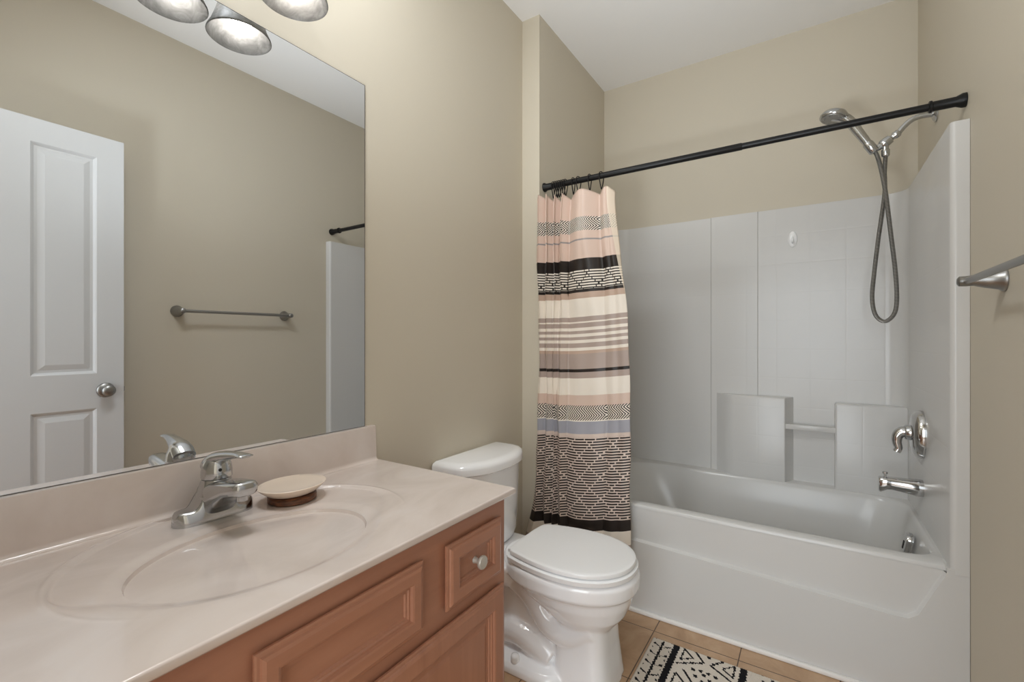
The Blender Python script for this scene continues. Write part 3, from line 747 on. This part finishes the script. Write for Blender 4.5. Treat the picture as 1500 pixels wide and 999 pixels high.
# bowl and pedestal, one continuous ceramic body
def egg(z, x0, x1, hw, N_=56, pw=2.2, backw=0.6):
    xc = x0 + (x1-x0)*0.52; out = []
    for i in range(N_):
        t = 2*PI*i/N_; c, s = math.cos(t), math.sin(t)
        if c >= 0: x = xc + (x1-xc)*abs(c)**(2/pw); y = hw*math.copysign(abs(s)**(2/pw), s)
        else: x = xc - (xc-x0)*abs(c)**(2/3.4); y = hw*math.copysign(abs(s)**(2/2.6), s)*(1 - (1-backw)*abs(c)**1.5)
        out.append((x, TY + y, z))
    return out
bm = bmesh.new()
loft(bm, [egg(0.386, 0.235, 0.722, 0.176), egg(0.374, 0.225, 0.730, 0.182), egg(0.334, 0.225, 0.728, 0.182), egg(0.326, 0.240, 0.719, 0.173), egg(0.320, 0.255, 0.712, 0.166), egg(0.29, 0.30, 0.706, 0.159), egg(0.245, 0.38, 0.688, 0.136), egg(0.205, 0.44, 0.655, 0.106), egg(0.18, 0.47, 0.630, 0.08)])
# rear deck under the tank
loft(bm, [[(x, y, z) for x, y in sup(0.17, TY, 0.145, 0.150 - dz, 5, 40)] for z, dz in ((0.270, 0.04), (0.30, 0.012), (0.345, 0.0), (0.3535, 0.005))])
# front column
def colr(z, x0, x1, hw): return [(x, y, z) for x, y in sup((x0+x1)/2, TY, (x1-x0)/2, hw, 4.2, 48)]
loft(bm, [colr(0.0, 0.455, 0.662, 0.118), colr(0.03, 0.458, 0.657, 0.114), colr(0.12, 0.462, 0.646, 0.105), colr(0.20, 0.468, 0.640, 0.103), colr(0.27, 0.480, 0.640, 0.106), colr(0.30, 0.50, 0.65, 0.108)])
# rear body and foot
loft(bm, [colr(0.0, 0.130, 0.56, 0.085), colr(0.15, 0.150, 0.54, 0.078), colr(0.30, 0.06, 0.50, 0.085), colr(0.345, 0.05, 0.5, 0.10)])
loft(bm, [colr(0.0, 0.125, 0.52, 0.158), colr(0.022, 0.128, 0.52, 0.157), colr(0.036, 0.145, 0.51, 0.146), colr(0.048, 0.17, 0.50, 0.11)])
for sg in (-1, 1):
    tube(bm, cr([(0.60, TY+sg*0.060, 0.215), (0.52, TY+sg*0.066, 0.165), (0.44, TY+sg*0.066, 0.175), (0.36, TY+sg*0.062, 0.255), (0.27, TY+sg*0.060, 0.300)], 6), [0.050 - 0.006*k/24 for k in range(25)], 18)
    tube(bm, cr([(0.45, TY+sg*0.060, 0.060), (0.39, TY+sg*0.066, 0.085), (0.31, TY+sg*0.066, 0.105), (0.22, TY+sg*0.060, 0.085), (0.17, TY+sg*0.055, 0.04)], 6), 0.052, 18)
bw = obj('bowl', bm, M['china'], toi, smooth=180)
rm = bw.modifiers.new('remesh', 'REMESH'); rm.mode = 'VOXEL'; rm.voxel_size = 0.0045; rm.use_smooth_shade = True
sm = bw.modifiers.new('smooth', 'SMOOTH'); sm.factor = 0.6; sm.iterations = 5
for sg in (-1, 1):
    bm = bmesh.new(); lathe(bm, [(0.0155, 0.0), (0.0155, 0.016), (0.013, 0.024), (0.006, 0.027)], 24, Matrix.Translation((0.335, TY+sg*0.134, 0.036)))
    obj('bolt_cap', bm, M['seat'], toi, smooth=50)
def seat_ring(z, grow, xb=0.300, back=0.137):
    xc, xt, hw = 0.505, 0.720, 0.178; out = []
    for k in range(41):     # front half
        t = -PI/2 + PI*k/40; c, s = math.cos(t), math.sin(t)
        out.append((xc + (xt-xc+grow)*abs(c)**(2/2.15), TY + (hw+grow)*math.copysign(abs(s)**(2/2.15), s), z))
    for k in range(1, 15):  # far side back towards the hinge
        u_ = k/15; out.append((xc + (xb-grow-xc)*u_, TY + (hw+grow) - (hw-back)*u_**1.9, z))
    rcn = 0.022
    ya = TY + back + grow
    out += [(xb-grow+0.012, ya+0.001, z), (xb-grow+0.003, ya-0.006, z), (xb-grow-0.002, ya-0.022, z), (xb-grow-0.006, TY+0.06, z), (xb-grow-0.006, TY-0.06, z)]
    yb = TY - back - grow
    out += [(xb-grow-0.002, yb+0.022, z), (xb-grow+0.003, yb+0.006, z), (xb-grow+0.012, yb-0.001, z)]
    for k in range(14, 0, -1):
        u_ = k/15; out.append((xc + (xb-grow-xc)*u_, TY - (hw+grow) + (hw-back)*u_**1.9, z))
    return out
bm = bmesh.new()
loft(bm, [seat_ring(0.3885, -0.004), seat_ring(0.3910, 0.003), seat_ring(0.4050, 0.004), seat_ring(0.4085, -0.001)])
obj('seat', bm, M['seat'], toi, smooth=50)
bm = bmesh.new()
loft(bm, [seat_ring(0.4118, -0.008), seat_ring(0.4135, -0.0035), seat_ring(0.4225, -0.003), seat_ring(0.4260, -0.0045), seat_ring(0.4278, -0.009), seat_ring(0.4284, -0.018), seat_ring(0.4290, -0.060)])
obj('lid', bm, M['seat'], toi, smooth=40)
for sg in (-1, 1): obj('hinge', Box(0.276, 0.300, TY+sg*0.075-0.020, TY+sg*0.075+0.020, 0.384, 0.4065, bev=0.005), M['seat'], toi, smooth=40)

# ------------------------------------------------------------------ door, seen in the mirror
dor = bpy.data.objects.new('door_1', None); COL.objects.link(dor); dor['kind'] = 'structure'; dor['label'] = 'white panelled door standing open, seen in the mirror'; dor['category'] = 'door'
DX, DY0, DY1, DZ0, DZ1 = 1.482, 0.026, 0.791, 0.012, 2.090
panels = [(0.115, 0.315, 1.022, 1.992), (0.485, 0.695, 1.022, 1.992), (0.115, 0.315, 0.24, 0.866), (0.485, 0.695, 0.24, 0.866)]
bm = bmesh.new()
gy = sorted({DY0, DY1} | {p[0] for p in panels} | {p[1] for p in panels}); gz = sorted({DZ0, DZ1} | {p[2] for p in panels} | {p[3] for p in panels})
for xf, sg in ((DX, 1), (DX+0.035, -1)):
    for a, b in zip(gy, gy[1:]):
        for c, d in zip(gz, gz[1:]):
            if any(abs(a-p[0]) < 1e-6 and abs(c-p[2]) < 1e-6 for p in panels):
                def rc(i, dep): return [(xf+sg*dep, a+i, c+i), (xf+sg*dep, b-i, c+i), (xf+sg*dep, b-i, d-i), (xf+sg*dep, a+i, d-i)]
                loft(bm, [rc(0, 0), rc(0.005, 0.003), rc(0.012, 0.0095), rc(0.022, 0.0095), rc(0.040, 0.004), rc(0.044, 0.003)], True, False, True)
            else: bm.faces.new([bm.verts.new(p) for p in ((xf, a, c), (xf, b, c), (xf, b, d), (xf, a, d))])
for P in ([(DY0, DZ0), (DY1, DZ0)], [(DY1, DZ0), (DY1, DZ1)], [(DY1, DZ1), (DY0, DZ1)], [(DY0, DZ1), (DY0, DZ0)]):
    (a, b), (c, d) = P
    bm.faces.new([bm.verts.new(p) for p in ((DX, a, b), (DX, c, d), (DX+0.035, c, d), (DX+0.035, a, b))])
bmesh.ops.remove_doubles(bm, verts=bm.verts[:], dist=1e-5)
obj('door_panel', bm, M['door'], dor)
bm = bmesh.new()
for px, sg in ((DX, -1), (DX+0.035, 1)):
    lathe(bm, [(0.033, 0.0), (0.033, 0.004), (0.028, 0.009), (0.014, 0.012), (0.012, 0.022), (0.020, 0.030), (0.0250, 0.039), (0.0255, 0.045), (0.022, 0.052), (0.010, 0.056)], 32, align((px, 0.725, 0.945), (sg, 0, 0)))
obj('door_knob', bm, M['nickel'], dor, smooth=50)
obj('latch', Box(DX+0.010, DX+0.025, 0.7905, 0.798, 0.934, 0.956, bev=0.002), M['nickel'], dor)

# ------------------------------------------------------------------ rug
RX0, RX1, RY0, RY1 = 0.690, 1.500, 1.300, 1.806
def seg_d(px, py, ax, ay, bx, by):
    vx, vy = bx-ax, by-ay; t = max(0, min(1, ((px-ax)*vx + (py-ay)*vy)/(vx*vx+vy*vy)))
    return math.hypot(px-ax-t*vx, py-ay-t*vy)
def rug_ink(x, y):
    jx = 0.0016*math.sin(y*410) + 0.0012*math.sin(x*530+y*210)
    u = x - RX0 + jx; v = RY1 - y + jx          # metres from the left and far edges
    P_ = 0.365; u_ = u % P_                      # motif repeats along the rug
    # chain with leaf pairs at u=0.05, thick bar at 0.088..0.112
    if abs(u_ - 0.046) < 0.0045 and v > 0.012: return True
    c = (v - 0.02) % 0.056
    for sg in (-1, 1):
        q = sg*(u_ - 0.046)
        if 0.006 < q < 0.030:
            cc_ = c - 0.028 + (q-0.006)*0.55
            if abs(cc_) < 0.0022 + max(0, (q-0.016))*0.30: return True
        if abs(q-0.030) < 0.0026 and abs(((v-0.02) % 0.028) - 0.014) < 0.004: return True
    if 0.083 < u_ < 0.106: return True
    if 0.312 < u_ < 0.335: return True
    if 0.112 < u_ < 0.306:
        a = u_ - 0.112; Wd = 0.194; PV = 0.142
        vv = (v + 0.018) % PV
        # zigzags from both sides that nearly meet, triangles nested, dots between
        for side in (0, 1):
            b = a if side == 0 else Wd - a
            w_ = vv if side == 0 else (vv + 0.0) % PV
            if seg_d(b, w_, 0.030, 0.0, 0.086, PV/2) < 0.0038 or seg_d(b, w_, 0.086, PV/2, 0.004, PV*0.86) < 0.0038: return True
            for (p, q) in (((0.012, 0.030), (0.048, 0.066)), ((0.048, 0.066), (0.010, 0.094)), ((0.010, 0.094), (0.012, 0.030))):
                if seg_d(b, w_, *p, *q) < 0.0030: return True
        for (dx_, dy_) in ((0.074, 0.012), (0.097, 0.030), (0.120, 0.012), (0.060, 0.125), (0.085, 0.118), (0.110, 0.118), (0.134, 0.125), (0.097, 0.134)):
            if math.hypot(a-dx_, vv-dy_) < 0.0072: return True
    return False
bm = bmesh.new(); st = 0.002
nx, ny = int((RX1-RX0)/st), int((RY1-RY0)/st)
def rz(x, y):
    e = min(x-RX0, RX1-x, y-RY0, RY1-y); return 0.0015 + 0.0085*ss(0, 0.007, e) + 0.0006*math.sin(x*900)*math.sin(y*870)
G = [[bm.verts.new((RX0+i*st, RY0+j*st, rz(RX0+i*st, RY0+j*st) if 0 < i < nx and 0 < j < ny else 0.0005)) for j in range(ny+1)] for i in range(nx+1)]
for i in range(nx):
    for j in range(ny):
        f = bm.faces.new((G[i][j], G[i+1][j], G[i+1][j+1], G[i][j+1]))
        f.material_index = 1 if rug_ink(RX0+(i+.5)*st, RY0+(j+.5)*st) else 0
rg = obj('bath_rug', bm, [M['rug'], M['rug_black']], None, smooth=180)
tag(rg, 'cream bath rug with black geometric pattern in front of the tub', 'rug')
